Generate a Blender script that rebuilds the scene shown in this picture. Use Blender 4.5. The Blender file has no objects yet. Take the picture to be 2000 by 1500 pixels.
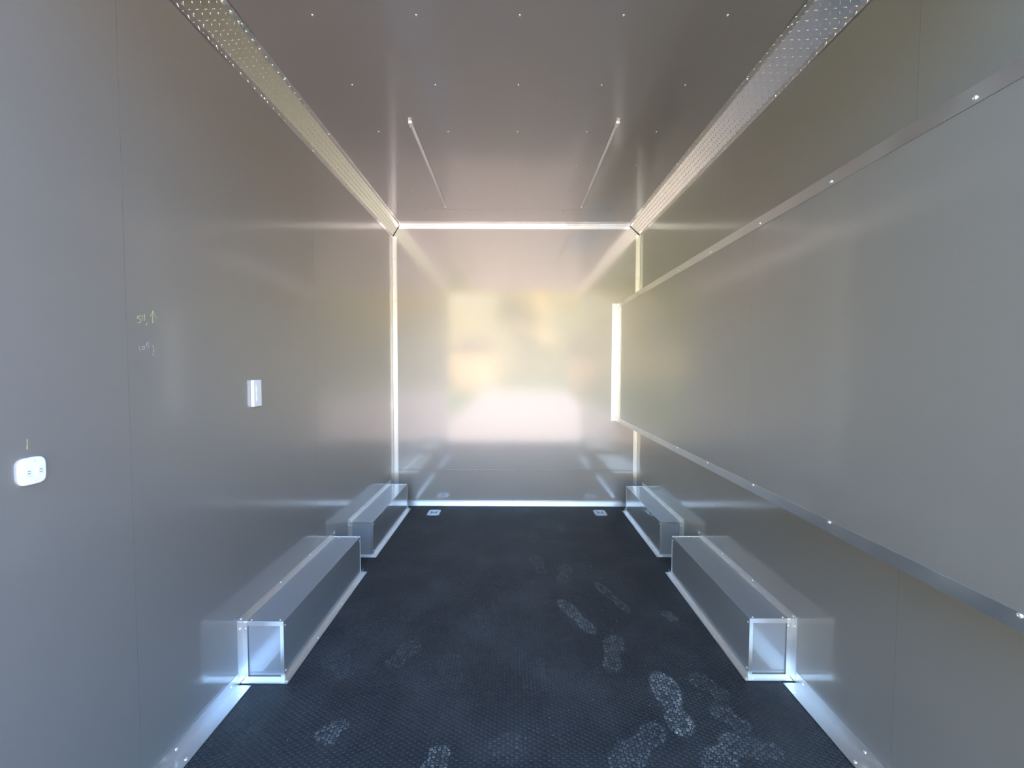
import bpy, math, random
import numpy as np
from mathutils import Vector, Matrix

random.seed(7)
RNG = np.random.default_rng(7)
S = bpy.context.scene
COL = S.collection
PI = math.pi

# ------------------------------------------------------------------ measures
XL, XR, H, D = -1.166, 1.2226, 2.729, 4.14      # inner faces of walls, ceiling, front wall
Y0 = 0.60                                        # rear opening of the trailer
HX = 1.0125                                      # face of the boxed-out wall section
GZ = -0.62                                       # ground level outside

# ------------------------------------------------------------------ camera
FPX, PITCH, YAW, ROLL, EYE = 823.58, 0.0395, 0.0021, 0.0025, 1.357


def cam_axes():
    c, s = math.cos(YAW), math.sin(YAW)
    Ry = Matrix(((c, s, 0), (-s, c, 0), (0, 0, 1)))
    c, s = math.cos(PITCH), math.sin(PITCH)
    Rp = Matrix(((1, 0, 0), (0, c, -s), (0, s, c)))
    M = Rp @ Ry                                  # world -> (right, forward, up)
    c, s = math.cos(ROLL), math.sin(ROLL)
    # image = (c*u - s*v, s*u + c*v), v down
    Rr = Matrix(((c, 0, s), (0, 1, 0), (-s, 0, c)))
    return Rr @ M


M = cam_axes()
right, fwd, up = M.row[0].copy(), M.row[1].copy(), M.row[2].copy()
cam_data = bpy.data.cameras.new('camera')
cam = bpy.data.objects.new('camera', cam_data)
COL.objects.link(cam)
R = Matrix((right, up, -fwd)).transposed().to_4x4()
cam.matrix_world = Matrix.Translation((0, 0, EYE)) @ R
cam_data.sensor_width = 36.0
cam_data.lens = FPX / 2000.0 * 36.0
cam_data.clip_start = 0.02
cam_data.clip_end = 400
S.camera = cam

# ------------------------------------------------------------------ sky, sun, exposure
SUN_EL, SUN_AZ = math.radians(27), math.radians(58)      # azimuth from +Y (trailer nose) towards +X
world = bpy.data.worlds.new('sky')
S.world = world
world.use_nodes = True
wn = world.node_tree
wn.nodes.clear()
w_out = wn.nodes.new('ShaderNodeOutputWorld')
w_bg = wn.nodes.new('ShaderNodeBackground')
w_sky = wn.nodes.new('ShaderNodeTexSky')
w_sky.sky_type = 'NISHITA'
w_sky.sun_disc = False
w_sky.sun_elevation = SUN_EL
w_sky.sun_rotation = SUN_AZ
w_sky.air_density = 1.2
w_sky.dust_density = 0.6
w_sky.ozone_density = 4.0
w_bg.inputs['Strength'].default_value = 1.12
wn.links.new(w_sky.outputs[0], w_bg.inputs[0])
wn.links.new(w_bg.outputs[0], w_out.inputs[0])

sun_d = bpy.data.lights.new('sun', 'SUN')
sun_d.energy = 14.5
sun_d.angle = math.radians(0.6)
sun_d.color = (1.0, 0.77, 0.53)
sun = bpy.data.objects.new('sun', sun_d)
COL.objects.link(sun)
sdir = Vector((math.cos(SUN_EL) * math.sin(SUN_AZ), math.cos(SUN_EL) * math.cos(SUN_AZ), math.sin(SUN_EL)))
sun.rotation_euler = sdir.to_track_quat('Z', 'Y').to_euler()
sun.location = (6, 4, 9)

# sky portal over the rear opening: only steers light sampling, gives no light of its own
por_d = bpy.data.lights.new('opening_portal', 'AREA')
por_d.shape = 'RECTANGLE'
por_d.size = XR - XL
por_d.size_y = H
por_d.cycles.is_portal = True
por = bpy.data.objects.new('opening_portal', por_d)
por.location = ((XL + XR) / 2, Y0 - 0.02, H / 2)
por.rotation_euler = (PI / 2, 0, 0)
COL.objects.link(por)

S.view_settings.view_transform = 'Standard'
S.view_settings.look = 'None'
S.view_settings.gamma = 1.0
S.view_settings.use_curve_mapping = False
S.view_settings.exposure = 1.1
S.cycles.use_denoising = True
S.cycles.max_bounces = 12
S.cycles.diffuse_bounces = 6
S.cycles.glossy_bounces = 8
S.cycles.sample_clamp_indirect = 8.0
S.cycles.caustics_reflective = True
S.cycles.blur_glossy = 0.0


# ------------------------------------------------------------------ materials
def mat(name, base, rough=0.5, metal=0.0, coat=0.0, coat_rough=0.1, spec=0.5, coat_ior=1.9, wave=None, grain=None, smudge=None, emit=None):
    """wave=(scale, metres) slow waviness of sheet metal; grain=(scale, metres); smudge=(scale, amount) on roughness"""
    m = bpy.data.materials.new(name)
    m.use_nodes = True
    nt = m.node_tree
    b = nt.nodes['Principled BSDF']
    b.inputs['Base Color'].default_value = (*base, 1)
    b.inputs['Roughness'].default_value = rough
    b.inputs['Metallic'].default_value = metal
    b.inputs['Coat Weight'].default_value = coat
    b.inputs['Coat Roughness'].default_value = coat_rough
    b.inputs['Specular IOR Level'].default_value = spec
    b.inputs['Coat IOR'].default_value = coat_ior
    geo = nt.nodes.new('ShaderNodeNewGeometry')
    last = None
    for g in (wave, grain):
        if g:
            n = nt.nodes.new('ShaderNodeTexNoise')
            n.inputs['Scale'].default_value = g[0]
            n.inputs['Detail'].default_value = 1.0 if g is wave else 3.0
            nt.links.new(geo.outputs['Position'], n.inputs['Vector'])
            bp = nt.nodes.new('ShaderNodeBump')
            bp.inputs['Strength'].default_value = 1.0
            bp.inputs['Distance'].default_value = g[1]
            nt.links.new(n.outputs['Fac'], bp.inputs['Height'])
            if last:
                nt.links.new(last.outputs[0], bp.inputs['Normal'])
            last = bp
    if last:
        nt.links.new(last.outputs[0], b.inputs['Normal'])
        nt.links.new(last.outputs[0], b.inputs['Coat Normal'])
    if smudge:
        n = nt.nodes.new('ShaderNodeTexNoise')
        n.inputs['Scale'].default_value = smudge[0]
        n.inputs['Detail'].default_value = 5.0
        nt.links.new(geo.outputs['Position'], n.inputs['Vector'])
        r = nt.nodes.new('ShaderNodeMapRange')
        r.inputs['From Min'].default_value = 0.3
        r.inputs['From Max'].default_value = 0.7
        r.inputs['To Min'].default_value = rough - smudge[1]
        r.inputs['To Max'].default_value = rough + smudge[1]
        nt.links.new(n.outputs['Fac'], r.inputs['Value'])
        nt.links.new(r.outputs[0], b.inputs['Roughness'])
    return m


M_PANEL = mat('charcoal_wall_sheet', (0.36, 0.34, 0.325), rough=0.45, metal=0.58, coat=1.0, coat_rough=0.11, coat_ior=2.1,
              wave=(1.5, 0.0018), grain=(260, 0.00001))
M_CORE = mat('wall_core', (0.25, 0.25, 0.25), rough=0.8)
M_SHELL = mat('white_outer_skin', (0.75, 0.75, 0.74), rough=0.4)
M_ALU = mat('mill_aluminium', (0.82, 0.82, 0.82), rough=0.35, metal=0.97, grain=(25, 0.00005), smudge=(9, 0.06))
M_TREAD = mat('bright_tread_plate', (0.92, 0.90, 0.87), rough=0.22, metal=1.0, smudge=(14, 0.04))
M_SCREW = mat('zinc_screw', (0.95, 0.95, 0.95), rough=0.25, metal=0.8)
M_ZINC = mat('zinc_plate', (0.62, 0.70, 0.76), rough=0.45, metal=1.0, smudge=(60, 0.1))
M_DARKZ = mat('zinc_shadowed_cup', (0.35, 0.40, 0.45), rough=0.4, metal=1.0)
M_WHITE = mat('white_plastic', (0.86, 0.86, 0.86), rough=0.3)
M_SOCK = mat('white_socket_insert', (0.74, 0.73, 0.72), rough=0.35)
M_SLOT = mat('socket_slot', (0.05, 0.05, 0.05), rough=0.7)
M_DIFF = mat('frosted_diffuser', (0.85, 0.82, 0.80), rough=0.35)
M_GASKET = mat('dark_gap', (0.03, 0.03, 0.03), rough=0.8)


def mat_chalk(name, colr, cover):
    m = mat(name, colr, rough=0.9)
    nt = m.node_tree
    b = nt.nodes['Principled BSDF']
    n = nt.nodes.new('ShaderNodeTexNoise')
    n.inputs['Scale'].default_value = 420
    geo = nt.nodes.new('ShaderNodeNewGeometry')
    nt.links.new(geo.outputs['Position'], n.inputs['Vector'])
    r = nt.nodes.new('ShaderNodeMapRange')
    r.inputs['From Min'].default_value = 0.35
    r.inputs['From Max'].default_value = 0.65
    r.inputs['To Min'].default_value = 0.0
    r.inputs['To Max'].default_value = cover
    nt.links.new(n.outputs['Fac'], r.inputs['Value'])
    nt.links.new(r.outputs[0], b.inputs['Alpha'])
    return m


M_CHALK_Y = mat_chalk('yellow_crayon', (0.80, 0.85, 0.30), 0.6)
M_CHALK_W = mat_chalk('pale_crayon', (0.8, 0.82, 0.8), 0.45)


def mat_rubber():
    m = mat('black_coin_rubber', (0.016, 0.017, 0.019), rough=0.55, spec=0.45)
    nt = m.node_tree
    b = nt.nodes['Principled BSDF']
    at = nt.nodes.new('ShaderNodeAttribute')
    at.attribute_name = 'dust'
    geo = nt.nodes.new('ShaderNodeNewGeometry')
    n = nt.nodes.new('ShaderNodeTexNoise')
    n.inputs['Scale'].default_value = 170
    n.inputs['Detail'].default_value = 3
    nt.links.new(geo.outputs['Position'], n.inputs['Vector'])
    n2 = nt.nodes.new('ShaderNodeTexNoise')
    n2.inputs['Scale'].default_value = 3.2
    n2.inputs['Detail'].default_value = 6
    nt.links.new(geo.outputs['Position'], n2.inputs['Vector'])
    r = nt.nodes.new('ShaderNodeMapRange')
    r.inputs['From Min'].default_value = 0.42
    r.inputs['From Max'].default_value = 0.60
    nt.links.new(n.outputs['Fac'], r.inputs['Value'])
    mul = nt.nodes.new('ShaderNodeMath')
    mul.operation = 'MULTIPLY'
    nt.links.new(at.outputs['Fac'], mul.inputs[0])
    nt.links.new(r.outputs[0], mul.inputs[1])
    r2 = nt.nodes.new('ShaderNodeMapRange')
    r2.inputs['From Min'].default_value = 0.42
    r2.inputs['From Max'].default_value = 0.75
    r2.inputs['To Max'].default_value = 0.055
    nt.links.new(n2.outputs['Fac'], r2.inputs['Value'])
    add = nt.nodes.new('ShaderNodeMath')
    add.operation = 'ADD'
    add.use_clamp = True
    nt.links.new(mul.outputs[0], add.inputs[0])
    nt.links.new(r2.outputs[0], add.inputs[1])
    mx = nt.nodes.new('ShaderNodeMix')
    mx.data_type = 'RGBA'
    mx.inputs['A'].default_value = (0.016, 0.017, 0.019, 1)
    mx.inputs['B'].default_value = (0.40, 0.40, 0.38, 1)
    nt.links.new(add.outputs[0], mx.inputs['Factor'])
    nt.links.new(mx.outputs['Result'], b.inputs['Base Color'])
    return m


M_RUBBER = mat_rubber()


def mat_noise2(name, a, b_, scale, rough=0.9):
    m = mat(name, a, rough=rough)
    nt = m.node_tree
    b = nt.nodes['Principled BSDF']
    n = nt.nodes.new('ShaderNodeTexNoise')
    n.inputs['Scale'].default_value = scale
    n.inputs['Detail'].default_value = 6
    geo = nt.nodes.new('ShaderNodeNewGeometry')
    nt.links.new(geo.outputs['Position'], n.inputs['Vector'])
    mx = nt.nodes.new('ShaderNodeMix')
    mx.data_type = 'RGBA'
    mx.inputs['A'].default_value = (*a, 1)
    mx.inputs['B'].default_value = (*b_, 1)
    nt.links.new(n.outputs['Fac'], mx.inputs['Factor'])
    nt.links.new(mx.outputs['Result'], b.inputs['Base Color'])
    return m


# ------------------------------------------------------------------ mesh helpers
class MB:
    def __init__(self):
        self.v, self.f = [], []

    def add(self, vs, fs):
        o = len(self.v)
        self.v += [tuple(p) for p in vs]
        self.f += [tuple(i + o for i in q) for q in fs]
        return self

    def box(self, x0, x1, y0, y1, z0, z1):
        vs = [(x, y, z) for x in (x0, x1) for y in (y0, y1) for z in (z0, z1)]
        fs = [(0, 1, 3, 2), (4, 6, 7, 5), (0, 4, 5, 1), (2, 3, 7, 6), (0, 2, 6, 4), (1, 5, 7, 3)]
        return self.add(vs, fs)

    def prism(self, prof, axis, a, b):
        """closed 2-D profile (list of pairs) extruded along axis 'x','y' or 'z' from a to b"""
        def P(p, t):
            return {'x': (t, p[0], p[1]), 'y': (p[0], t, p[1]), 'z': (p[0], p[1], t)}[axis]
        n = len(prof)
        vs = [P(p, a) for p in prof] + [P(p, b) for p in prof]
        fs = [tuple(range(n)), tuple(range(2 * n - 1, n - 1, -1))]
        fs += [(i, i + n, (i + 1) % n + n, (i + 1) % n) for i in range(n)]
        return self.add(vs, fs)

    def lathe(self, prof, n=16, org=(0, 0, 0)):
        """profile of (radius, z), capped at both ends"""
        vs, fs = [], []
        for r, z in prof:
            for k in range(n):
                a = 2 * PI * k / n
                vs.append((org[0] + r * math.cos(a), org[1] + r * math.sin(a), org[2] + z))
        for j in range(len(prof) - 1):
            for k in range(n):
                fs.append((j * n + k, j * n + (k + 1) % n, (j + 1) * n + (k + 1) % n, (j + 1) * n + k))
        fs.append(tuple(range(n - 1, -1, -1)))
        fs.append(tuple((len(prof) - 1) * n + k for k in range(n)))
        return self.add(vs, fs)

    def tube(self, pts, r, n=8, closed=False):
        pts = [Vector(p) for p in pts]
        N = len(pts)
        vs, fs = [], []
        for i, p in enumerate(pts):
            a = pts[(i - 1) % N] if (closed or i > 0) else p
            b = pts[(i + 1) % N] if (closed or i < N - 1) else p
            t = (b - a).normalized()
            u = t.cross(Vector((0.13, 0.21, 0.97)))
            u.normalize()
            w = t.cross(u)
            for k in range(n):
                q = 2 * PI * k / n
                vs.append(p + u * (r * math.cos(q)) + w * (r * math.sin(q)))
        for i in range(N if closed else N - 1):
            j = (i + 1) % N
            for k in range(n):
                fs.append((i * n + k, i * n + (k + 1) % n, j * n + (k + 1) % n, j * n + k))
        if not closed:
            fs.append(tuple(range(n - 1, -1, -1)))
            fs.append(tuple((N - 1) * n + k for k in range(n)))
        return self.add(vs, fs)

    def mesh(self, name, m, smooth=False):
        me = bpy.data.meshes.new(name)
        me.from_pydata(self.v, [], self.f)
        me.materials.append(m)
        import bmesh
        bm = bmesh.new()
        bm.from_mesh(me)
        bmesh.ops.recalc_face_normals(bm, faces=bm.faces)
        bm.to_mesh(me)
        bm.free()
        if smooth:
            for p in me.polygons:
                p.use_smooth = True
        return me

    def build(self, name, m, parent=None, bevel=0.0, smooth=False, loc=None):
        me = self.mesh(name, m, smooth)
        o = bpy.data.objects.new(name, me)
        COL.objects.link(o)
        if parent is not None:
            o.parent = parent
            if loc is None:
                o.matrix_parent_inverse = Matrix.Translation(parent_loc(parent)).inverted()
        if loc is not None:
            o.location = loc
        if bevel:
            md = o.modifiers.new('bevel', 'BEVEL')
            md.width = bevel
            md.segments = 2
            md.limit_method = 'ANGLE'
        return o


def parent_loc(p):
    v = Vector(p.location)
    while p.parent is not None:
        # children built in world space carry an inverse that cancels the parents
        return Vector((0, 0, 0)) if p.type == 'MESH' and p.location.length < 1e-9 else v + parent_loc(p.parent)
    return v


def tag(o, label=None, cat=None, group=None, kind=None):
    if label:
        o['label'] = label
    if cat:
        o['category'] = cat
    if group:
        o['group'] = group
    if kind:
        o['kind'] = kind
    return o


def thing(name, label, cat, loc, group=None):
    o = bpy.data.objects.new(name, None)
    o.location = loc
    o.empty_display_size = 0.1
    COL.objects.link(o)
    return tag(o, label, cat, group)


def structure(name, label=None):
    o = bpy.data.objects.new(name, None)
    COL.objects.link(o)
    return tag(o, label, kind='structure')


# screws: one shared pan-head mesh, each screw an object of its own
_s = MB()
_s.lathe([(0.0046, 0), (0.0052, 0.0006), (0.0050, 0.0018), (0.0036, 0.0030), (0.0016, 0.0034), (0.0014, 0.0024)], n=12)
SCREW = _s.mesh('screw', M_SCREW, smooth=True)
_s = MB()
_s.lathe([(0.0030, 0), (0.0036, 0.0004), (0.0032, 0.0014), (0.0018, 0.0020)], n=8)
RIVET = _s.mesh('rivet', M_SCREW, smooth=True)


def screw(parent, p, normal, mesh=None, name='screw', s=1.0):
    o = bpy.data.objects.new(name, mesh or SCREW)
    COL.objects.link(o)
    o.parent = parent
    q = Vector(normal).to_track_quat('Z', 'Y')
    Mw = Matrix.Translation(p) @ q.to_matrix().to_4x4() @ Matrix.Diagonal((s, s, s, 1))
    o.matrix_basis = Matrix.Translation(-parent_loc(parent)) @ Mw
    return o


# ------------------------------------------------------------------ the ground outside and the ramp (behind the camera)
M_CONC = mat_noise2('sunlit_dry_concrete', (0.70, 0.54, 0.43), (0.58, 0.45, 0.35), 1.3)
M_LAWN = mat_noise2('lawn_grass', (0.15, 0.22, 0.06), (0.23, 0.28, 0.08), 0.8)
g = MB().box(-60, 60, -70, 30, GZ - 0.3, GZ - 0.02).build('ground', M_LAWN)
tag(g, 'green lawn around the trailer', kind='structure')
g = MB().box(-2.5, 9.5, -30, 12, GZ - 0.2, GZ).build('driveway', M_CONC)
tag(g, 'dry tan concrete driveway outside the rear opening', kind='structure')

ramp = MB()
ramp.prism([(Y0 - 0.01, -0.02), (Y0 - 0.01, -0.07), (-1.35, GZ + 0.0), (-1.40, GZ + 0.02)], 'x', XL, XR)
tag(ramp.build('door_1', M_RUBBER), 'rear ramp door folded down to the driveway', kind='structure')


def tree(x, y, h, r, colr, lab, seed):
    rr = random.Random(seed)
    t = thing('tree', lab, 'tree', (x, y, GZ))
    tr = MB().tube([(0, 0, 0), (0.08, 0.03, h * 0.25), (0.0, -0.06, h * 0.55), (0.05, 0.02, h * 0.8)], 0.16, 8)
    tr.build('trunk', M_BARK, t, loc=(0, 0, 0))
    cr = MB()
    for k in range(26):
        a, e = rr.uniform(0, 2 * PI), rr.uniform(-0.9, 1.4)
        d = r * rr.uniform(0.25, 0.85)
        c = Vector((d * math.cos(a) * math.cos(e), d * math.sin(a) * math.cos(e), h * 0.66 + d * math.sin(e) * h / (2.4 * r)))
        q = r * rr.uniform(0.28, 0.45)
        nlat, nlon = 6, 9
        vs, fs = [], []
        for i in range(nlat + 1):
            th = PI * i / nlat
            for j in range(nlon):
                ph = 2 * PI * j / nlon
                k2 = q * rr.uniform(0.75, 1.2)
                vs.append(c + Vector((k2 * math.sin(th) * math.cos(ph), k2 * math.sin(th) * math.sin(ph), k2 * 0.8 * math.cos(th))))
        for i in range(nlat):
            for j in range(nlon):
                fs.append((i * nlon + j, i * nlon + (j + 1) % nlon, (i + 1) * nlon + (j + 1) % nlon, (i + 1) * nlon + j))
        cr.add(vs, fs)
    cr.build('crown', colr, t, loc=(0, 0, 0))
    return t


M_BARK = mat('bark', (0.12, 0.08, 0.05), rough=0.9)
M_LEAF = mat_noise2('green_leaves', (0.06, 0.12, 0.02), (0.16, 0.24, 0.05), 2.5)
M_SCREEN_RIDGE = mat_noise2('screen_ridge_woods', (0.30, 0.25, 0.12), (0.46, 0.37, 0.18), 0.6)
M_LEAFY = mat_noise2('yellow_green_leaves', (0.34, 0.27, 0.12), (0.46, 0.36, 0.18), 2.5)
tree(-5.2, -5.5, 6.5, 2.5, M_LEAF, 'dark green tree on the lawn, nearest the ramp', 1)
tree(-8.0, -13.0, 7.5, 3.0, M_LEAF, 'tall dark green tree on the lawn beyond the first', 2)
tree(-7.5, 1.0, 6.0, 2.4, M_LEAF, 'green tree standing beside the left side of the trailer', 3)
for (x, y, h, rr_, lab, sd) in (
        (-14.0, -38, 11.0, 3.4, 'yellow green tree left of the tan garage', 6),
        (1.5, -36, 10.0, 3.4, 'yellow green tree right of the tan garage', 4),
        (10.0, -38, 11.0, 3.4, 'yellow green tree at the far right of the driveway', 5)):
    tree(x, y, h, rr_, M_LEAFY, lab, sd)

# unseen wooded ridge, added all round to close bright sky gaps in the reflections
hv, hf = [], []
NR = 72
for k in range(NR):
    a_ = 2 * PI * k / NR
    rr_ = 62 + 5 * math.sin(3 * a_ + 1)
    for (dr, z) in ((0, GZ - 0.2), (4, 12.5 + 1.2 * math.sin(7 * a_) + 0.9 * math.sin(13 * a_ + 2)), (14, 19 + 1.5 * math.sin(5 * a_ + 1)), (30, GZ - 0.3)):
        hv.append(((rr_ + dr) * math.cos(a_), (rr_ + dr) * math.sin(a_), z))
for k in range(NR):
    j = (k + 1) % NR
    for q in range(3):
        hf.append((k * 4 + q, j * 4 + q, j * 4 + q + 1, k * 4 + q + 1))
    hf.append((k * 4 + 3, j * 4 + 3, j * 4, k * 4))
tag(MB().add(hv, hf).build('sky_screen_ridge', M_SCREEN_RIDGE), 'unseen wooded rise added around the lot to hide the low sky', kind='structure')

M_TAN = mat('tan_stucco', (0.72, 0.48, 0.26), rough=0.9)
M_ROOF = mat('brown_shingle', (0.16, 0.11, 0.09), rough=0.9)
hs = thing('garage', 'tan stucco garage with brown gable roof behind the driveway', 'building', (-3.7, -33, GZ))
MB().box(-1.9, 1.9, -2.5, 2.5, 0, 3.4).build('wall', M_TAN, hs, loc=(0, 0, 0))
MB().prism([(-2.2, 3.4), (2.2, 3.4), (0, 4.7)], 'y', -2.8, 2.8).build('roof', M_ROOF, hs, loc=(0, 0, 0))
gd = MB().box(-1.3, 1.3, 2.5, 2.56, 0, 2.3).build('door', M_TAN, hs, loc=(0, 0, 0))
for k in range(4):
    MB().box(-1.25, 1.25, 2.56, 2.59, 0.05 + 0.56 * k, 0.55 + 0.56 * k).build('door_panel', M_TAN, gd, loc=(0, 0, 0))

# ------------------------------------------------------------------ trailer shell
T = 0.004                                        # sheet thickness


def sheet(parent, axis, face, out, a0, a1, b0, b1, name='wall_panel', gap=0.0004, m=None):
    """a wall or ceiling sheet; face = visible plane, out = side of the backing (+1/-1)"""
    a0, a1, b0, b1 = a0 + gap, a1 - gap, b0 + gap, b1 - gap
    lo, hi = sorted((face, face + out * T))
    mb = MB()
    if axis == 'x':
        mb.box(lo, hi, a0, a1, b0, b1)
    elif axis == 'y':
        mb.box(a0, a1, lo, hi, b0, b1)
    else:
        mb.box(a0, a1, b0, b1, lo, hi)
    o = mb.build(name, m or M_PANEL, parent)
    return o


wl = structure('wall_left', 'grey sheet-panelled left wall')
MB().box(XL - 0.07, XL - T, Y0, D + 0.07, -0.06, H + 0.07).build('wall_core', M_CORE, wl)
sheet(wl, 'x', XL, -1, Y0, 1.2755, 0, H)
sheet(wl, 'x', XL, -1, 1.2755, 2.484, 0, H)
sheet(wl, 'x', XL, -1, 2.484, D, 0, H)
wr = structure('wall_right', 'grey sheet-panelled right wall behind the boxed-out section')
MB().box(XR + T, XR + 0.07, Y0, D + 0.07, -0.06, H + 0.07).build('wall_core', M_CORE, wr)
for a, b in ((Y0, 1.313), (1.313, 2.532), (2.532, D)):
    sheet(wr, 'x', XR, 1, a, b, 0, 1.0)
    sheet(wr, 'x', XR, 1, a, b, 1.0, H)
wb = structure('wall_back', 'grey front-end wall of two tall sheets over two low sheets')
MB().box(XL - 0.07, XR + 0.07, D + T, D + 0.07, -0.06, H + 0.07).build('wall_core', M_CORE, wb)
sheet(wb, 'y', D, 1, XL, 0.001, 0.345, H)
sheet(wb, 'y', D, 1, 0.001, XR, 0.345, H)
sheet(wb, 'y', D, 1, XL, 0.006, 0.0, 0.345)
sheet(wb, 'y', D, 1, 0.006, XR, 0.0, 0.345)
ce = structure('ceiling', 'glossy grey sheet ceiling with rows of screws')
MB().box(XL - 0.07, XR + 0.07, Y0, D + 0.07, H + T, H + 0.08).build('ceiling_core', M_CORE, ce)
sheet(ce, 'z', H, 1, XL, XR, Y0, 3.725, name='ceiling_panel')
sheet(ce, 'z', H, 1, XL, XR, 3.725, D, name='ceiling_panel', gap=0.0014)
for i in range(-2, 5):
    for k in range(-2, 3):
        y = 1.6995 + 0.4064 * i
        if y < 3.6:
            screw(ce, (0.0234 + 0.4044 * k, y, H), (0, 0, -1))
for k in range(-2, 3):
    screw(ce, (0.033 + 0.4 * k, 3.752, H), (0, 0, -1))

fl = structure('floor', 'black rubber coin-pattern flooring')
MB().box(XL - 0.07, XR + 0.07, Y0, D + 0.07, -0.06, -0.003).build('floor_deck', M_GASKET, fl)

# footprints: (toe x, toe y, heel x, heel y, width, strength)
PRINTS = [
    (0.650, 1.835, 0.640, 1.50, 0.125, 1.25),
    (0.275, 2.42, 0.420, 2.10, 0.095, 0.75),
    (0.520, 2.09, 0.440, 1.83, 0.105, 0.45),
    (0.372, 2.86, 0.310, 2.60, 0.10, 0.35),
    (0.155, 3.00, 0.205, 2.72, 0.10, 0.25),
    (0.520, 2.62, 0.655, 2.29, 0.07, 0.45),
    (0.175, 3.22, 0.165, 3.50, 0.11, 0.15),
    (0.790, 1.82, 0.890, 1.68, 0.10, 0.35),
    (0.800, 1.66, 0.890, 1.52, 0.10, 0.40),
    (0.340, 1.37, 0.570, 1.55, 0.115, 0.40),
    (0.660, 1.36, 0.840, 1.50, 0.12, 0.65),
    (0.830, 1.46, 0.960, 1.44, 0.10, 0.35),
    (-0.270, 1.33, -0.250, 1.46, 0.10, 0.70),
    (-0.700, 1.47, -0.640, 1.57, 0.10, 0.45),
    (-0.470, 2.04, -0.560, 1.85, 0.11, 0.25),
    (-0.870, 1.95, -0.700, 1.80, 0.13, 0.18),
    (-0.480, 2.38, -0.590, 2.20, 0.10, 0.12),
    (0.840, 2.31, 0.880, 2.21, 0.07, 0.55),
    (0.43, 3.58, 0.40, 3.45, 0.08, 0.25),
    (-0.30, 1.95, -0.25, 1.75, 0.12, 0.12),
    (0.05, 1.95, 0.12, 1.70, 0.16, 0.10),
    (-0.05, 1.50, 0.02, 1.40, 0.14, 0.18),
]


def dust_at(P):
    out = np.zeros(len(P))
    for tx, ty, hx, hy, w, s in PRINTS:
        a = np.array([tx, ty])
        b = np.array([hx, hy])
        L = np.linalg.norm(b - a)
        d = (b - a) / L
        nrm = np.array([-d[1], d[0]])
        q = P - a
        s_ = q @ d / L
        t_ = q @ nrm
        # sole outline: broad forefoot, narrow waist, rounded heel
        wid = 0.5 * w * (0.92 - 0.30 * np.exp(-((s_ - 0.60) / 0.13) ** 2) + 0.10 * np.exp(-((s_ - 0.25) / 0.2) ** 2))
        cap = np.sqrt(np.clip(1 - np.clip(np.abs(s_ - 0.5) * 2, 0, 1) ** 4, 0, 1))
        wid = wid * cap
        e = np.clip((wid - np.abs(t_)) / 0.008 + 0.3, 0, 1) * ((s_ > 0) & (s_ < 1))
        rim = 0.55 + 0.45 * np.exp(-((wid - np.abs(t_)) / 0.016) ** 2)
        out = np.maximum(out, e * s * 0.8 * rim)
    return out


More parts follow.
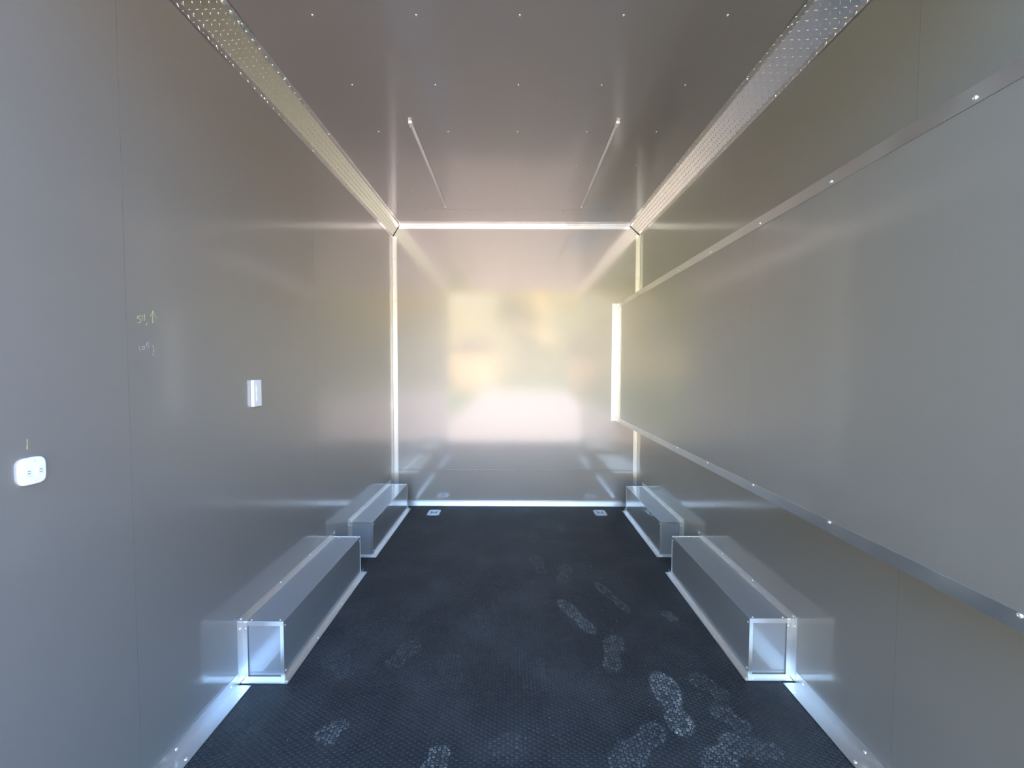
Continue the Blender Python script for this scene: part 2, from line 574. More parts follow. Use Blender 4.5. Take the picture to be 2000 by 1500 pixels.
def studs(y0, y1, n, seed):
    """moulded coin studs on one mat as arrays"""
    rng = np.random.default_rng(seed)
    px, py = 0.0161, 0.0186
    xs = np.arange(XL + 0.008, XR - 0.006, px)
    ys = np.arange(y0 + 0.012, y1 - 0.010, py)
    gx, gy = np.meshgrid(xs, ys)
    off = (np.arange(len(xs)) % 2) * py / 2
    gy = gy + off[None, :]
    C = np.stack([gx.ravel(), gy.ravel()], 1)
    # leave out what the wheel boxes cover
    keep = np.ones(len(C), bool)
    for (bx0, bx1, by0, by1) in [(XL, -0.99, 1.78, 2.69), (XL, -1.0, 2.97, 3.95), (1.035, XR, 1.80, 2.70), (1.06, XR, 2.99, 3.90)]:
        keep &= ~((C[:, 0] > bx0) & (C[:, 0] < bx1) & (C[:, 1] > by0) & (C[:, 1] < by1))
    for cx, cy in ((-0.733, 3.88), (0.818, 3.89)):
        keep &= ~((np.abs(C[:, 0] - cx) < 0.066) & (np.abs(C[:, 1] - cy) < 0.085))
    C = C[keep]
    N = len(C)
    tone = np.exp(rng.normal(-0.1, 0.75, N))
    a = 2 * PI * np.arange(n) / n
    ra, rb = 0.0084, 0.0062
    ring0 = np.stack([ra * np.cos(a), ra * np.sin(a)], 1)
    ring1 = np.stack([rb * np.cos(a), rb * np.sin(a)], 1)
    ring2 = ring0 * 0.90
    hgt = 0.0011
    V = np.zeros((N, 3 * n, 3))
    V[:, :n, :2] = C[:, None, :] + ring0[None]
    V[:, n:2 * n, :2] = C[:, None, :] + ring2[None]
    V[:, 2 * n:, :2] = C[:, None, :] + ring1[None]
    V[:, :n, 2] = -0.0022
    V[:, n:2 * n, 2] = -0.0022 + hgt
    V[:, 2 * n:, 2] = -0.0022 + hgt * 1.25
    jit = rng.normal(0, 0.00012, N)
    V[:, n:, 2] += jit[:, None]
    V = V.reshape(-1, 3)
    base = (np.arange(N) * 3 * n)[:, None]
    k = np.arange(n)
    q1 = np.stack([k, (k + 1) % n, n + (k + 1) % n, n + k], 1).ravel()
    q2 = np.stack([n + k, n + (k + 1) % n, 2 * n + (k + 1) % n, 2 * n + k], 1).ravel()
    quads = np.concatenate([q1, q2])
    loops = np.concatenate([base + quads[None], base + (2 * n + k)[None]], 1).ravel()
    lens = np.tile(np.array([4] * (2 * n) + [n]), N)
    starts = np.concatenate([[0], np.cumsum(lens)[:-1]])
    me = bpy.data.meshes.new('raised_studs')
    me.vertices.add(len(V))
    me.vertices.foreach_set('co', V.ravel())
    me.loops.add(len(loops))
    me.loops.foreach_set('vertex_index', loops.astype(np.int32))
    me.polygons.add(len(lens))
    me.polygons.foreach_set('loop_start', starts.astype(np.int32))
    me.update(calc_edges=True)
    d = dust_at(V[:, :2])
    top = np.tile(np.array([0.25] * n + [1.0] * (2 * n)), N)
    dd = np.clip(d * top * np.repeat(np.clip(tone, 0.25, 1.3), 3 * n) + 0.0, 0, 1)
    # faint scuff, different on every stud
    dd = np.clip(dd + np.repeat(np.clip(rng.normal(0.010, 0.012, N), 0, 0.06), 3 * n) * (top > 0.5), 0, 1)
    at = me.attributes.new('dust', 'FLOAT', 'POINT')
    at.data.foreach_set('value', dd.astype(np.float32))
    me.materials.append(M_RUBBER)
    return me


for (a, b, n, sd) in ((Y0, 2.469, 10, 1), (2.471, D, 8, 2)):
    mt = MB().box(XL, XR, a + 0.0008, b - 0.0008, -0.003, -0.0022).build('rubber_mat', M_RUBBER, fl)
    so = bpy.data.objects.new('raised_studs', studs(a, b, n, sd))
    COL.objects.link(so)
    so.parent = mt
    tag(so, kind='stuff')

# grit specks on the floor
gr = MB()
for k in range(100):
    x, y = random.uniform(-1.0, 1.05), random.uniform(1.35, 3.6)
    if random.random() < 0.5:
        x = random.gauss(0.45, 0.22)
        y = random.uniform(1.5, 2.9)
    if not (-0.95 < x < 1.0):
        continue
    r = random.uniform(0.0007, 0.0014)
    gr.add([(x - r, y, -0.0005), (x, y - r, -0.0005), (x + r, y, -0.0005), (x, y + r, -0.0005), (x, y, r * 1.2)],
           [(0, 1, 4), (1, 2, 4), (2, 3, 4), (3, 0, 4), (3, 2, 1, 0)])
tag(gr.build('grit', M_SOCK, fl), 'pale specks of grit', kind='stuff')

# white outer skin, seen only from outside
MB().box(XL - 0.085, XL - 0.07, Y0, D + 0.085, GZ + 0.25, H + 0.08).build('outer_skin', M_SHELL, wl)
MB().box(XR + 0.07, XR + 0.085, Y0, D + 0.085, GZ + 0.25, H + 0.08).build('outer_skin', M_SHELL, wr)
MB().box(XL - 0.07, XR + 0.07, D + 0.07, D + 0.085, GZ + 0.25, H + 0.08).build('outer_skin', M_SHELL, wb)
MB().box(XL - 0.085, XR + 0.085, Y0, D + 0.085, H + 0.08, H + 0.095).build('outer_skin', M_SHELL, ce)

# ------------------------------------------------------------------ aluminium angle trims
G = 0.0016                                       # flange thickness


def ang(parent, name, axis, a, b, corner, d1, w1, d2, w2, m=None, bow=0):
    """L-angle running along axis; corner = 2-D point, d1/d2 = signs of the two legs in the two cross axes"""
    cx, cy = corner
    prof = [(cx, cy), (cx + d1 * w1, cy), (cx + d1 * w1, cy + d2 * G), (cx + d1 * G, cy + d2 * G), (cx + d1 * G, cy + d2 * w2), (cx, cy + d2 * w2)]
    o = MB().prism(prof, axis, a, b).build(name, m or M_ALU, parent)
    md = o.modifiers.new('bevel', 'BEVEL')
    md.width = 0.0006
    md.segments = 1
    return o


e = 0.0004
t = structure('trim_1', 'aluminium angle where front-end wall meets the ceiling')
ang(t, 'angle', 'x', XL + 0.06, XR - 0.097, (D - e, H - e), -1, 0.065, -1, 0.036)
for k in range(5):
    x = -0.771 + 0.399 * k
    screw(t, (x, D - e - G, H - 0.022), (0, -1, 0), RIVET)
    screw(t, (x, D - 0.035, H - e - G), (0, 0, -1), RIVET)
t = structure('trim_2', 'aluminium corner angle at the left end of the front-end wall')
ang(t, 'angle', 'z', 0.036, 2.622, (XL + e, D - e), 1, 0.036, -1, 0.036)
for z in (0.796, 1.177, 1.585, 2.0, 2.4):
    screw(t, (XL + 0.018, D - e - G, z), (0, -1, 0), RIVET)
    screw(t, (XL + e + G, D - 0.018, z), (1, 0, 0), RIVET)
t = structure('trim_3', 'aluminium corner angle at the right end of the front-end wall')
ang(t, 'angle', 'z', 0.036, 2.636, (XR - e, D - e), -1, 0.034, -1, 0.036)
for z in (0.605, 2.218, 2.5):
    screw(t, (XR - 0.018, D - e - G, z), (0, -1, 0), RIVET)
    screw(t, (XR - e - G, D - 0.018, z), (-1, 0, 0), RIVET)
t = structure('trim_4', 'thin screwed aluminium strip across the front-end wall above the low sheets')
o = MB().box(XL + 0.038, XR - 0.036, D - 0.0022, D - e, 0.309, 0.342).build('strip', M_PANEL, t)
ang(t, 'strip_edge', 'x', XL + 0.038, XR - 0.036, (D - 0.0022, 0.342), -1, 0.003, -1, 0.010, m=M_PANEL)
for x in (-0.763, -0.362, 0.009, 0.440, 0.840):
    screw(t, (x, D - 0.0024, 0.327), (0, -1, 0), RIVET)
t = structure('baseboard_back', 'aluminium floor angle along the front-end wall')
ang(t, 'angle', 'x', XL + 0.002, XR - 0.002, (D - e, e), -1, 0.072, 1, 0.038)
for x in (-0.754, 0.010, 0.823):
    screw(t, (x, D - e - G, 0.022), (0, -1, 0), RIVET)
for x in (-0.37, 0.42):
    screw(t, (x, D - 0.045, e + G), (0, 0, 1), RIVET)

for side, X, d, nm in (('left', XL, 1, 'baseboard_left'), ('right', XR, -1, 'baseboard_right')):
    t = structure(nm, 'aluminium floor angle along the %s wall, in lengths between the wheel boxes' % side)
    near = 1.740 if side == 'left' else 1.767
    far0, far1 = (2.70, 2.95) if side == 'left' else (2.71, 2.96)
    last = 3.975 if side == 'left' else 3.93
    for (a, b) in ((Y0, near), (far0, far1), (last, D - 0.002)):
        ang(t, 'angle', 'y', a, b, (X + d * e, e), d, 0.055, 1, 0.052)
    for y in (0.72, 1.06, 1.41, near - 0.045):
        screw(t, (X + d * 0.0018, y, 0.030), (d, 0, 0))
        screw(t, (X + d * 0.040, y - 0.008, 0.0018), (0, 0, 1))

# ------------------------------------------------------------------ tread-plate coves
LUG = []
for k in range(8):
    a = 2 * PI * k / 8
    LUG.append((0.0090 * math.cos(a), 0.0019 * math.sin(a)))


def cove(side, X, d, zc, xc, z_out, x_out, label):
    """zc: where the slope meets the wall, xc: where it meets the ceiling (x); outer flange edges z_out, x_out"""
    pts = [Vector((X + d * 0.001, 0, z_out)), Vector((X + d * 0.001, 0, zc)), Vector((xc, 0, H - 0.001)), Vector((x_out, 0, H - 0.001))]
    t = thing('tread_plate_cove', label, 'corner trim', (X + d * 0.03, Y0, H - 0.05), 'tread plate coves along the ceiling corners')

    def section(y0, y1, lift, end_back):
        nrm = []
        for i in range(3):
            s = (pts[i + 1] - pts[i]).normalized()
            n = Vector((-s.z, 0, s.x))
            if n.x * d < 0 or (abs(n.x) < 1e-6 and n.z > 0):
                n = -n
            nrm.append(n)
        P = [p + (nrm[0] if i < 2 else nrm[2]) * lift if i in (0, 3) else p + (nrm[1] * lift * 1.2) for i, p in enumerate(pts)]
        vn = [nrm[0], (nrm[0] + nrm[1]).normalized(), (nrm[1] + nrm[2]).normalized(), nrm[2]]
        Q = [p + n * 0.0014 for p, n in zip(P, vn)]
        prof = [(p.x, p.z) for p in P] + [(p.x, p.z) for p in reversed(Q)]
        pl = MB().prism(prof, 'y', y0, y1).build('plate', M_TREAD, t)
        # lugs, laid out on the unfolded sheet
        cum = [0]
        for i in range(3):
            cum.append(cum[-1] + (Q[i + 1] - Q[i]).length)

        def place(tt, y, hgt):
            tt = min(max(tt, 0.0), cum[3])
            i = 0 if tt < cum[1] else (1 if tt < cum[2] else 2)
            f = (tt - cum[i]) / (cum[i + 1] - cum[i])
            p = Q[i].lerp(Q[i + 1], f)
            return (p.x + nrm[i].x * hgt, y, p.z + nrm[i].z * hgt)
        lm = MB()
        g_ = 0.0245
        ni = int((y1 - y0) / g_)
        for i in range(ni):
            for j in range(int(cum[3] / g_) + 1):
                cy = y0 + 0.014 + i * g_
                ct = 0.008 + j * g_
                a = PI / 4 if (i + j) % 2 else -PI / 4
                ca, sa = math.cos(a), math.sin(a)
                vs = []
                for sc, hg in ((1.0, -0.0002), (0.42, 0.0014)):
                    for (u, v) in LUG:
                        u2, v2 = u * sc, v * sc
                        vs.append(place(ct + u2 * ca - v2 * sa, cy + u2 * sa + v2 * ca, hg))
                fs = [(q, (q + 1) % 8, 8 + (q + 1) % 8, 8 + q) for q in range(8)] + [tuple(range(8, 16))]
                lm.add(vs, fs)
        tag(lm.build('raised_lugs', M_TREAD, pl), kind='stuff')
        return pl
    section(1.735, D - 0.006, 0.0, True)
    section(Y0 + 0.01, 1.79, 0.0018, False)
    # end seam against the wall: thin bead
    MB().tube([(X + d * 0.003, D - 0.004, zc - 0.005), (xc, D - 0.004, H - 0.003)], 0.0022, 6).build('end_bead', M_GASKET, t)
    for y in (0.9, 1.3, 1.70, 2.02, 2.50, 2.86, 3.25, 3.62, 3.9):
        screw(t, (X + d * 0.0028, y, z_out + 0.012), (d, 0, 0))
        screw(t, (x_out - d * 0.013, y + 0.04, H - 0.0028), (0, 0, -1))
    return t


cove('left', XL, 1, 2.630, XL + 0.062, 2.598, XL + 0.092, 'bright tread plate cove along the left wall and ceiling corner')
cove('right', XR, -1, 2.642, XR - 0.095, 2.613, XR - 0.127, 'bright tread plate cove along the right wall and ceiling corner')

# ------------------------------------------------------------------ boxed-out section on the right wall
ZB0, ZB1 = 0.8335, 1.976
bx = thing('raised_wall_section', 'long grey boxed-out wall section framed in aluminium angle on the right wall', 'wall box', (HX, Y0, ZB0))
for a, b in ((Y0, 1.806), (1.806, D - 0.001)):
    MB().box(HX, HX + T, a + 0.0003, b - 0.0003, ZB0 + 0.002, ZB1 - 0.002).build('face_panel', M_PANEL, bx)
MB().box(HX, XR - 0.001, Y0, D - 0.001, ZB1 - 0.003, ZB1).build('top_panel', M_PANEL, bx)
MB().box(HX, XR - 0.001, Y0, D - 0.001, ZB0, ZB0 + 0.003).build('bottom_panel', M_PANEL, bx)
MB().box(HX + T, XR - 0.001, Y0, Y0 + 0.004, ZB0 + 0.003, ZB1 - 0.003).build('end_panel', M_PANEL, bx)
fr = HX - e
ta = ang(bx, 'edge_trim', 'y', Y0, D - 0.004, (fr - G, ZB1 + G), 1, 0.042, -1, 0.042)
for y in (0.95, 1.367, 1.755, 2.184, 2.60, 3.02, 3.448, 3.874):
    screw(ta, (fr - G, y, ZB1 - 0.027), (-1, 0, 0))
tb_ = ang(bx, 'edge_trim', 'y', Y0, D - 0.004, (fr - G, ZB0 - G), 1, 0.042, 1, 0.040)
for y in (0.823, 1.329, 1.756, 2.17, 2.578, 2.991, 3.397, 3.822):
    screw(tb_, (fr - G, y, ZB0 + 0.032), (-1, 0, 0))
te = MB().box(HX - 0.045, HX - 0.0005, D - 0.0022, D - e, ZB0 + 0.0, ZB1 + 0.004).build('end_trim', M_ALU, bx)
for z in (ZB0 + 0.012, 1.17, 1.58, ZB1 - 0.01):
    screw(te, (HX - 0.028, D - 0.0022, z), (0, -1, 0), RIVET)
te2 = MB().box(HX - 0.0022, HX - e, 3.985, D - 0.003, ZB0 + 0.043, ZB1 - 0.043).build('end_trim', M_ALU, bx)
for z in (1.17, 1.58):
    screw(te2, (HX - 0.0022, D - 0.10, z), (-1, 0, 0), RIVET)
# crumpled tab at the top corner
MB().add([(HX - 0.004, D - 0.01, ZB1 - 0.012), (HX - 0.006, D - 0.10, ZB1 - 0.018), (HX - 0.010, D - 0.10, ZB1 - 0.048), (HX - 0.004, D - 0.01, ZB1 - 0.055),
          (HX - 0.002, D - 0.01, ZB1 - 0.012), (HX - 0.003, D - 0.10, ZB1 - 0.018), (HX - 0.003, D - 0.10, ZB1 - 0.048), (HX - 0.002, D - 0.01, ZB1 - 0.055)],
         [(0, 1, 2, 3), (7, 6, 5, 4), (0, 4, 5, 1), (1, 5, 6, 2), (2, 6, 7, 3), (3, 7, 4, 0)]).build('corner_tab', M_ALU, bx)


# ------------------------------------------------------------------ wheel boxes
def wheel_box(X, d, xi, y0, y1, zt, label):
    """X wall plane, d inward sign, xi inner face, y0..y1, zt top"""
    t = thing('wheel_box', label, 'wheel box', ((X + xi) / 2, y0, 0), 'wheel boxes along both walls')
    lo, hi = sorted((X + d * 0.001, xi))
    p = 0.0015

    def bxs(name, x0, x1, a, b, z0, z1, m=M_BOX, par=t):
        x0, x1 = sorted((x0, x1))
        o = MB().box(x0, x1, a, b, z0, z1).build(name, m, par)
        md = o.modifiers.new('bevel', 'BEVEL')
        md.width = 0.0006
        md.segments = 1
        return o
    bxs('top_panel', lo, hi, y0, y1, zt - 0.002, zt)
    bxs('side_panel', xi, xi - d * 0.002, y0, y1, 0.001, zt - 0.002)
    bxs('front_panel', lo + 0.002, hi - 0.002, y0 + 0.004, y0 + 0.006, 0.001, zt - 0.002, M_FRONT)
    bxs('back_panel', lo + 0.002, hi - 0.002, y1 - 0.006, y1 - 0.004, 0.001, zt - 0.002)
    # bent lips framing the front
    fl1 = bxs('front_lip', X + d * 0.004, xi, y0 - 0.0005, y0 + 0.001, zt - 0.020, zt + 0.0005, M_ALU)
    bxs('front_lip', xi, xi - d * 0.016, y0 - 0.0005, y0 + 0.001, 0.003, zt - 0.020, M_ALU)
    # far lips standing slightly proud
    bxs('back_lip', X + d * 0.004, xi + d * 0.001, y1 - 0.002, y1 + 0.0005, zt - 0.02, zt + 0.0035, M_ALU)
    bxs('back_lip', xi + d * 0.003, xi - d * 0.014, y1 - 0.002, y1 + 0.0005, 0.003, zt - 0.02, M_ALU)
    # angle on the wall over the box: wall leg and leg on the box top
    wt = MB()
    xa, xb = X + d * e, X + d * (e + G)
    zt1 = zt + 0.028
    yf = y0 - 0.036
    ye = y1 + 0.045

    def slab(mb, quad):
        mb.add([(xa, *q) for q in quad] + [(xb, *q) for q in quad],
               [(0, 1, 2, 3), (7, 6, 5, 4), (0, 4, 5, 1), (1, 5, 6, 2), (2, 6, 7, 3), (3, 7, 4, 0)])
    slab(wt, [(yf + 0.001, zt1), (y0 - 0.001, zt + 0.0006), (ye, zt + 0.0006), (ye, zt1)])
    x0_, x1_ = sorted((xb, X + d * 0.020))
    wt.box(x0_, x1_, y0, ye - 0.04, zt + 0.0006, zt + 0.0022)
    wt = wt.build('wall_trim', M_ALU, t)
    for y in (y0 - 0.010, y0 + 0.30, y0 + 0.61, y1 + 0.02):
        screw(wt, (xb, y, zt + 0.017), (d, 0, 0), s=0.8)
    # upright angle where the front meets the wall
    ua = MB()
    slab(ua, [(yf, 0.003), (y0 - 0.0008, 0.003), (y0 - 0.0008, zt - 0.0008), (yf, zt1 - 0.0012)])
    x0_, x1_ = sorted((xb, X + d * 0.022))
    ua.box(x0_, x1_, y0 - 0.0026, y0 - 0.0010, 0.003, zt - 0.002)
    us = ua.build('upright_trim', M_ALU, t)
    screw(us, (xb, y0 - 0.020, zt - 0.022), (d, 0, 0), s=0.8)
    screw(us, (X + d * 0.016, y0 - 0.0026, zt - 0.030), (0, -1, 0), RIVET)
    screw(us, (xb, y0 - 0.020, 0.020), (d, 0, 0), RIVET)
    # floor angle along the inner side, mitred past both ends
    sa = MB()
    q = 0.026
    sa.add([(xi + d * 0.0006, y0 - 0.002, 0.0006), (xi + d * q, y0 - q, 0.0006), (xi + d * q, y1 + 0.05, 0.0006), (xi + d * 0.0006, y1 + 0.05, 0.0006),
            (xi + d * 0.0006, y0 - 0.002, 0.0022), (xi + d * q, y0 - q, 0.0022), (xi + d * q, y1 + 0.05, 0.0022), (xi + d * 0.0006, y1 + 0.05, 0.0022)],
           [(0, 1, 2, 3), (7, 6, 5, 4), (0, 4, 5, 1), (1, 5, 6, 2), (2, 6, 7, 3), (3, 7, 4, 0)])
    x0_, x1_ = sorted((xi + d * 0.0006, xi + d * 0.0022))
    sa.box(x0_, x1_, y0, y1 + 0.05, 0.0022, 0.024)
    ss = sa.build('floor_trim', M_ALU, t)
    for y in (y0 - 0.012, y0 + 0.28, y0 + 0.58, y1 + 0.03):
        screw(ss, (xi + d * 0.016, y, 0.0022), (0, 0, 1), RIVET, s=1.2)
    # floor angle in front
    fa = MB()
    X2 = X + d * 0.004
    fa.add([(X2, y0 - 0.002, 0.0008), (X2, y0 - q, 0.0008), (xi + d * q, y0 - q, 0.0008), (xi, y0 - 0.002, 0.0008),
            (X2, y0 - 0.002, 0.0024), (X2, y0 - q, 0.0024), (xi + d * q, y0 - q, 0.0024), (xi, y0 - 0.002, 0.0024)],
           [(0, 1, 2, 3), (7, 6, 5, 4), (0, 4, 5, 1), (1, 5, 6, 2), (2, 6, 7, 3), (3, 7, 4, 0)])
    x0_, x1_ = sorted((X2, xi))
    fa.box(x0_, x1_, y0 - 0.0028, y0 - 0.0012, 0.0024, 0.014)
    fs_ = fa.build('floor_trim', M_ALU, t)
    screw(fs_, (X + d * 0.022, y0 - 0.014, 0.0024), (0, 0, 1), RIVET, s=1.2)
    screw(fs_, (xi - d * 0.012, y0 - 0.014, 0.0024), (0, 0, 1), RIVET, s=1.2)
    # rivets on the box itself
    for (px_, py_, pz_, n_) in ((X + d * 0.034, y0 + 0.012, zt, (0, 0, 1)), (xi - d * 0.020, y0 + 0.012, zt, (0, 0, 1)),
                                (xi, y0 + 0.012, zt - 0.022, (d, 0, 0)), (xi, y0 + 0.012, 0.034, (d, 0, 0)),
                                (xi, y1 - 0.012, zt - 0.022, (d, 0, 0)), (xi - d * 0.02, y1 - 0.012, zt, (0, 0, 1)),
                                (X + d * 0.05, y1 - 0.012, zt, (0, 0, 1))):
        screw(t, (px_, py_, pz_), n_, RIVET, name='rivet', s=1.35)
    return t


M_BOX = mat('steel_blue_box_sheet', (0.28, 0.29, 0.31), rough=0.42, metal=0.45, coat=1.0, coat_rough=0.04, coat_ior=1.8, wave=(3, 0.0012))
M_FRONT = M_BOX
wheel_box(XL, 1, -0.988, 1.777, 2.690, 0.257, 'grey metal wheel box on the left wall, the nearer of the two')
wheel_box(XL, 1, -0.998, 2.975, 3.945, 0.250, 'grey metal wheel box on the left wall, the farther one by the front-end wall')
wheel_box(XR, -1, 1.038, 1.804, 2.700, 0.262, 'grey metal wheel box on the right wall, the nearer of the two')
wheel_box(XR, -1, 1.062, 2.996, 3.900, 0.250, 'grey metal wheel box on the right wall, the farther one by the front-end wall')


# ------------------------------------------------------------------ strip lights on the ceiling
def strip_light(x, label):
    t = thing('strip_light', label, 'light', (x, 2.39, H - 0.02), 'slim strip lights on the ceiling')
    y0, y1 = 2.40, 3.64
    w = 0.0095
    MB().prism([(x - w, H - 0.0005), (x - w, H - 0.008), (x - w + 0.001, H - 0.008), (x + w - 0.001, H - 0.008), (x + w, H - 0.008), (x + w, H - 0.0005)], 'y', y0 + 0.01, y1).build('channel', M_ALU, t)
    pr = [(x + (w - 0.001) * math.cos(a), H - 0.008 - 0.0075 * math.sin(a)) for a in [PI * k / 8 for k in range(9)]]
    MB().prism(pr, 'y', y0 + 0.045, y1 - 0.004).build('diffuser', M_DIFF, t)
    for ya, yb in ((y0, y0 + 0.046), (y1 - 0.005, y1 + 0.002)):
        c = MB().box(x - w - 0.0012, x + w + 0.0012, ya, yb, H - 0.0165, H - 0.0005).build('end_cap', M_SOCK if yb - ya > 0.02 else M_ALU, t, bevel=0.002)
    clip = MB().box(x - 0.006, x + 0.006, y0 - 0.018, y0, H - 0.004, H - 0.0006).build('mounting_tab', M_ALU, t)
    screw(clip, (x, y0 - 0.009, H - 0.004), (0, 0, -1), RIVET)
    return t


strip_light(-0.576, 'slim white strip light on the ceiling, left one')
strip_light(0.580, 'slim white strip light on the ceiling, right one')


# ------------------------------------------------------------------ recessed tie-down rings
def rounded(w, h, r, n=5):
    pts = []
    for cx, cy, a0 in ((w - r, h - r, 0), (-w + r, h - r, PI / 2), (-w + r, -h + r, PI), (w - r, -h + r, 3 * PI / 2)):
        for k in range(n + 1):
            a = a0 + PI / 2 * k / n
            pts.append((cx + r * math.cos(a), cy + r * math.sin(a)))
    return pts


def ring_plate(outer, inner, z0, z1):
    """plate with a hole, both outlines with the same number of points"""
    n = len(outer)
    mb = MB()
    vs = [(p[0], p[1], z0) for p in outer] + [(p[0], p[1], z1) for p in outer] + [(p[0], p[1], z1) for p in inner] + [(p[0], p[1], z0) for p in inner]
    fs = []
    for k in range(n):
        j = (k + 1) % n
        for a, b in ((0, 1), (1, 2), (2, 3), (3, 0)):
            fs.append((a * n + k, a * n + j, b * n + j, b * n + k))
    mb.add(vs, fs)
    return mb


def tie_down(x, y, label, swing):
    t = thing('tie_down_ring', label, 'tie-down', (x, y, 0), 'recessed tie-down rings at the front-end wall')
    out = rounded(0.056, 0.076, 0.02)
    inn = rounded(0.030, 0.036, 0.012)
    ring_plate(out, inn, 0.0002, 0.0032).build('plate', M_ZINC, t, loc=(0, 0, 0), bevel=0.0008)
    # cup: raised rim and sunken dish
    ring_plate(rounded(0.034, 0.040, 0.014), inn, 0.0032, 0.0052).build('cup_rim', M_ZINC, t, loc=(0, 0, 0))
    MB().prism(inn, 'z', 0.0002, 0.0006).build('cup', M_DARKZ, t, loc=(0, 0, 0))
    ca, sa = math.cos(swing), math.sin(swing)
    path = [(-0.018, 0.010), (-0.018, -0.004), (-0.014, -0.018), (0, -0.024), (0.014, -0.018), (0.018, -0.004), (0.018, 0.010)]
    pts = [(p[0] * ca - p[1] * sa, p[0] * sa + p[1] * ca, 0.0075) for p in path]
    MB().tube(pts, 0.0038, 8, closed=True).build('ring', M_ZINC, t, loc=(0, 0, 0), smooth=True)
    MB().box(-0.020, 0.020, 0.004, 0.018, 0.004, 0.0125).build('ring_bracket', M_ZINC, t, loc=(0, 0, 0), bevel=0.003)
    for sx in (-1, 1):
        for sy in (-1, 1):
            MB().lathe([(0.006, 0.0032), (0.006, 0.0042), (0.003, 0.0050)], 10, (sx * 0.043, sy * 0.058, 0)).build('bolt', M_DARKZ, t, loc=(0, 0, 0))
    return t


tie_down(-0.733, 3.88, 'zinc recessed tie-down ring plate in the floor, left one', 0.0)
tie_down(0.818, 3.89, 'zinc recessed tie-down ring plate in the floor, right one', 0.6)


# ------------------------------------------------------------------ outlets on the left wall
def outlet_near():
    cy, cz = 1.008, 1.104
    t = thing('power_outlet', 'white rounded twin outlet low on the left wall, nearest the opening', 'outlet', (XL, cy, cz))
    # domed plate with strongly rounded corners; local u = along wall, v = up
    mb = MB()
    rings = [(0.0, 1.0), (0.004, 1.0), (0.0068, 0.955), (0.0078, 0.86)]
    base = []
    n = 40
    for k in range(n):
        a = 2 * PI * k / n
        ex = 2 / 4.2
        base.append((0.0290 * math.copysign(abs(math.cos(a)) ** ex, math.cos(a)), 0.0330 * math.copysign(abs(math.sin(a)) ** ex, math.sin(a))))
    vs, fs = [], []
    for h_, s_ in rings:
        vs += [(0.0004 + h_, u * s_, v * s_) for u, v in base]
    for r_ in range(len(rings) - 1):
        for k in range(n):
            j = (k + 1) % n
            fs.append((r_ * n + k, r_ * n + j, (r_ + 1) * n + j, (r_ + 1) * n + k))
    fs += [tuple(range(n - 1, -1, -1)), tuple((len(rings) - 1) * n + k for k in range(n))]
    mb.add(vs, fs)
    mb.build('cover_plate', M_WHITE, t, loc=(0, 0, 0))
    for u in (-0.0125, 0.0130):
        rc = MB().box(0.0081, 0.0092, u - 0.0095, u + 0.0075, -0.0165, 0.0105).build('receptacle', M_WHITE, t, loc=(0, 0, 0), bevel=0.0006)
        MB().box(0.0088, 0.0097, u - 0.0035, u + 0.0070, -0.0125, 0.0045).build('socket_face', M_SOCK, rc, loc=(0, 0, 0))
        for v in (0.0015, -0.0045):
            MB().box(0.0095, 0.0100, u - 0.0015, u + 0.0045, v - 0.0006, v + 0.0006).build('slot', M_SLOT, rc, loc=(0, 0, 0))
    for v in (0.0235, -0.0235):
        MB().box(0.0076, 0.0086, 0.0025, 0.0050, v - 0.0012, v + 0.0012).build('plate_screw', M_ZINC, t, loc=(0, 0, 0), bevel=0.0004)
    return t


def outlet_far():
    cy, cz = 1.898, 1.238
    t = thing('power_outlet', 'white slim upright duplex outlet mid height on the left wall', 'outlet', (XL, cy, cz))
    MB().box(0.0004, 0.0150, -0.0295, 0.0295, -0.0600, 0.0590).build('cover_plate', M_WHITE, t, loc=(0, 0, 0), bevel=0.003)
    rc = MB().box(0.0148, 0.0160, -0.014, 0.016, -0.036, 0.036).build('receptacle', M_WHITE, t, loc=(0, 0, 0), bevel=0.001)
    for v in (0.017, -0.019):
        MB().box(0.0158, 0.0168, -0.009, 0.011, v - 0.013, v + 0.013).build('socket_face', M_WHITE, rc, loc=(0, 0, 0), bevel=0.001)
        for u in (-0.004, 0.005):
            MB().box(0.0166, 0.0171, u - 0.0008, u + 0.0008, v - 0.001, v + 0.007).build('slot', M_SOCK, rc, loc=(0, 0, 0))
        MB().box(0.0166, 0.0171, -0.001, 0.003, v - 0.009, v - 0.005).build('slot', M_SOCK, rc, loc=(0, 0, 0))
    return t


outlet_near()
outlet_far()


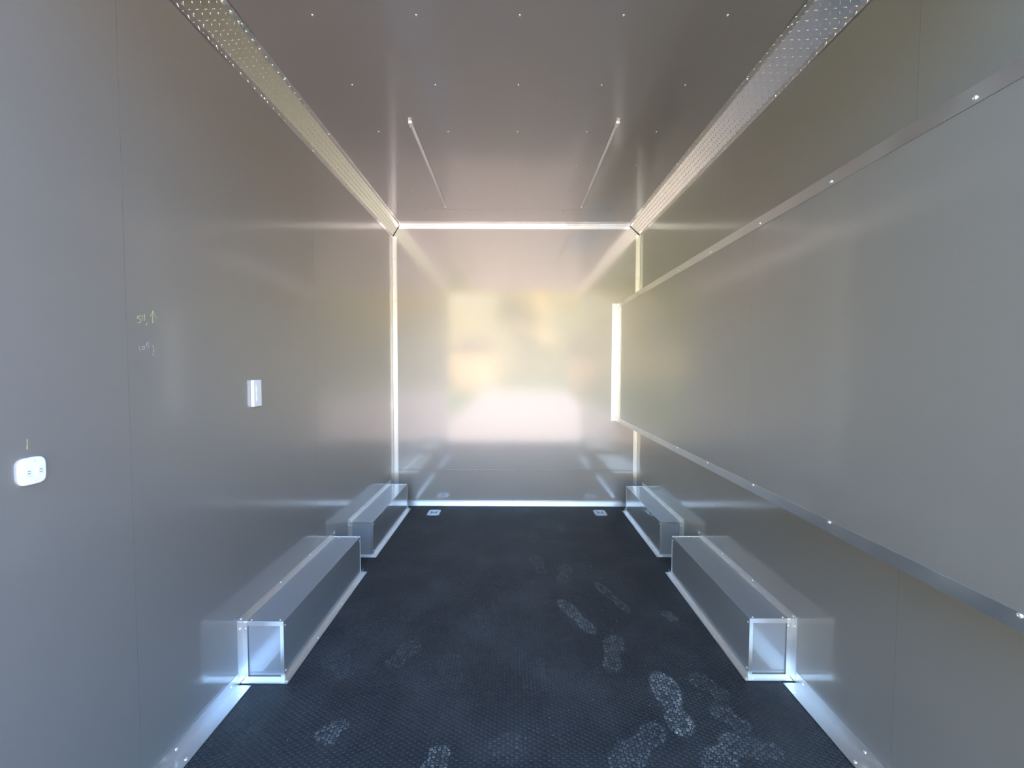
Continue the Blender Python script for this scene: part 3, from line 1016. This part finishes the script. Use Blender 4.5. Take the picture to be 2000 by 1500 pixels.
# ------------------------------------------------------------------ crayon marks on the left wall
def stroke_mesh(strokes, w, x=XL + 0.0003):
    """strokes in (y, z) wall coordinates, flat ribbons a fraction of a millimetre proud"""
    mb = MB()
    for st in strokes:
        for a, b in zip(st[:-1], st[1:]):
            a, b = Vector(a), Vector(b)
            dlt = (b - a)
            if dlt.length < 1e-6:
                continue
            tdir = dlt.normalized()
            nn = Vector((-tdir.y, tdir.x)) * w / 2
            a2, b2 = a - tdir * w * 0.3, b + tdir * w * 0.3
            q = [a2 + nn, b2 + nn, b2 - nn, a2 - nn]
            mb.add([(x, p.x, p.y) for p in q] + [(x - 0.0002, p.x, p.y) for p in q],
                   [(0, 1, 2, 3), (7, 6, 5, 4), (0, 4, 5, 1), (1, 5, 6, 2), (2, 6, 7, 3), (3, 7, 4, 0)])
    return mb


# strokes as (y, z) on the wall, metres
m5 = [[(1.324, 1.515), (1.313, 1.512), (1.314, 1.506), (1.322, 1.507), (1.326, 1.501), (1.322, 1.494), (1.312, 1.493)], [(1.331, 1.517), (1.331, 1.507)], [(1.339, 1.522), (1.338, 1.503)], [(1.348, 1.497), (1.344, 1.487)], [(1.368, 1.499), (1.37, 1.537)], [(1.361, 1.518), (1.371, 1.537), (1.383, 1.516)]]
m10 = [[(1.315, 1.422), (1.32, 1.406)], [(1.327, 1.42), (1.335, 1.421), (1.336, 1.412), (1.328, 1.411), (1.326, 1.419)], [(1.344, 1.434), (1.344, 1.418)], [(1.35, 1.435), (1.352, 1.418)], [(1.366, 1.425), (1.37, 1.412), (1.368, 1.403)], [(1.361, 1.4), (1.371, 1.392)]]
tag(stroke_mesh(m5, 0.0020).build('crayon_writing', M_CHALK_Y, wl), 'yellow crayon 5 inch mark with an up arrow')
tag(stroke_mesh(m10, 0.0016).build('crayon_writing', M_CHALK_W, wl), 'pale crayon 10 inch mark')
tick = [[(1.004, 1.181), (1.003, 1.158)]]
tag(stroke_mesh(tick, 0.0020).build('crayon_tick', M_CHALK_Y, wl), 'yellow crayon tick above the near outlet')
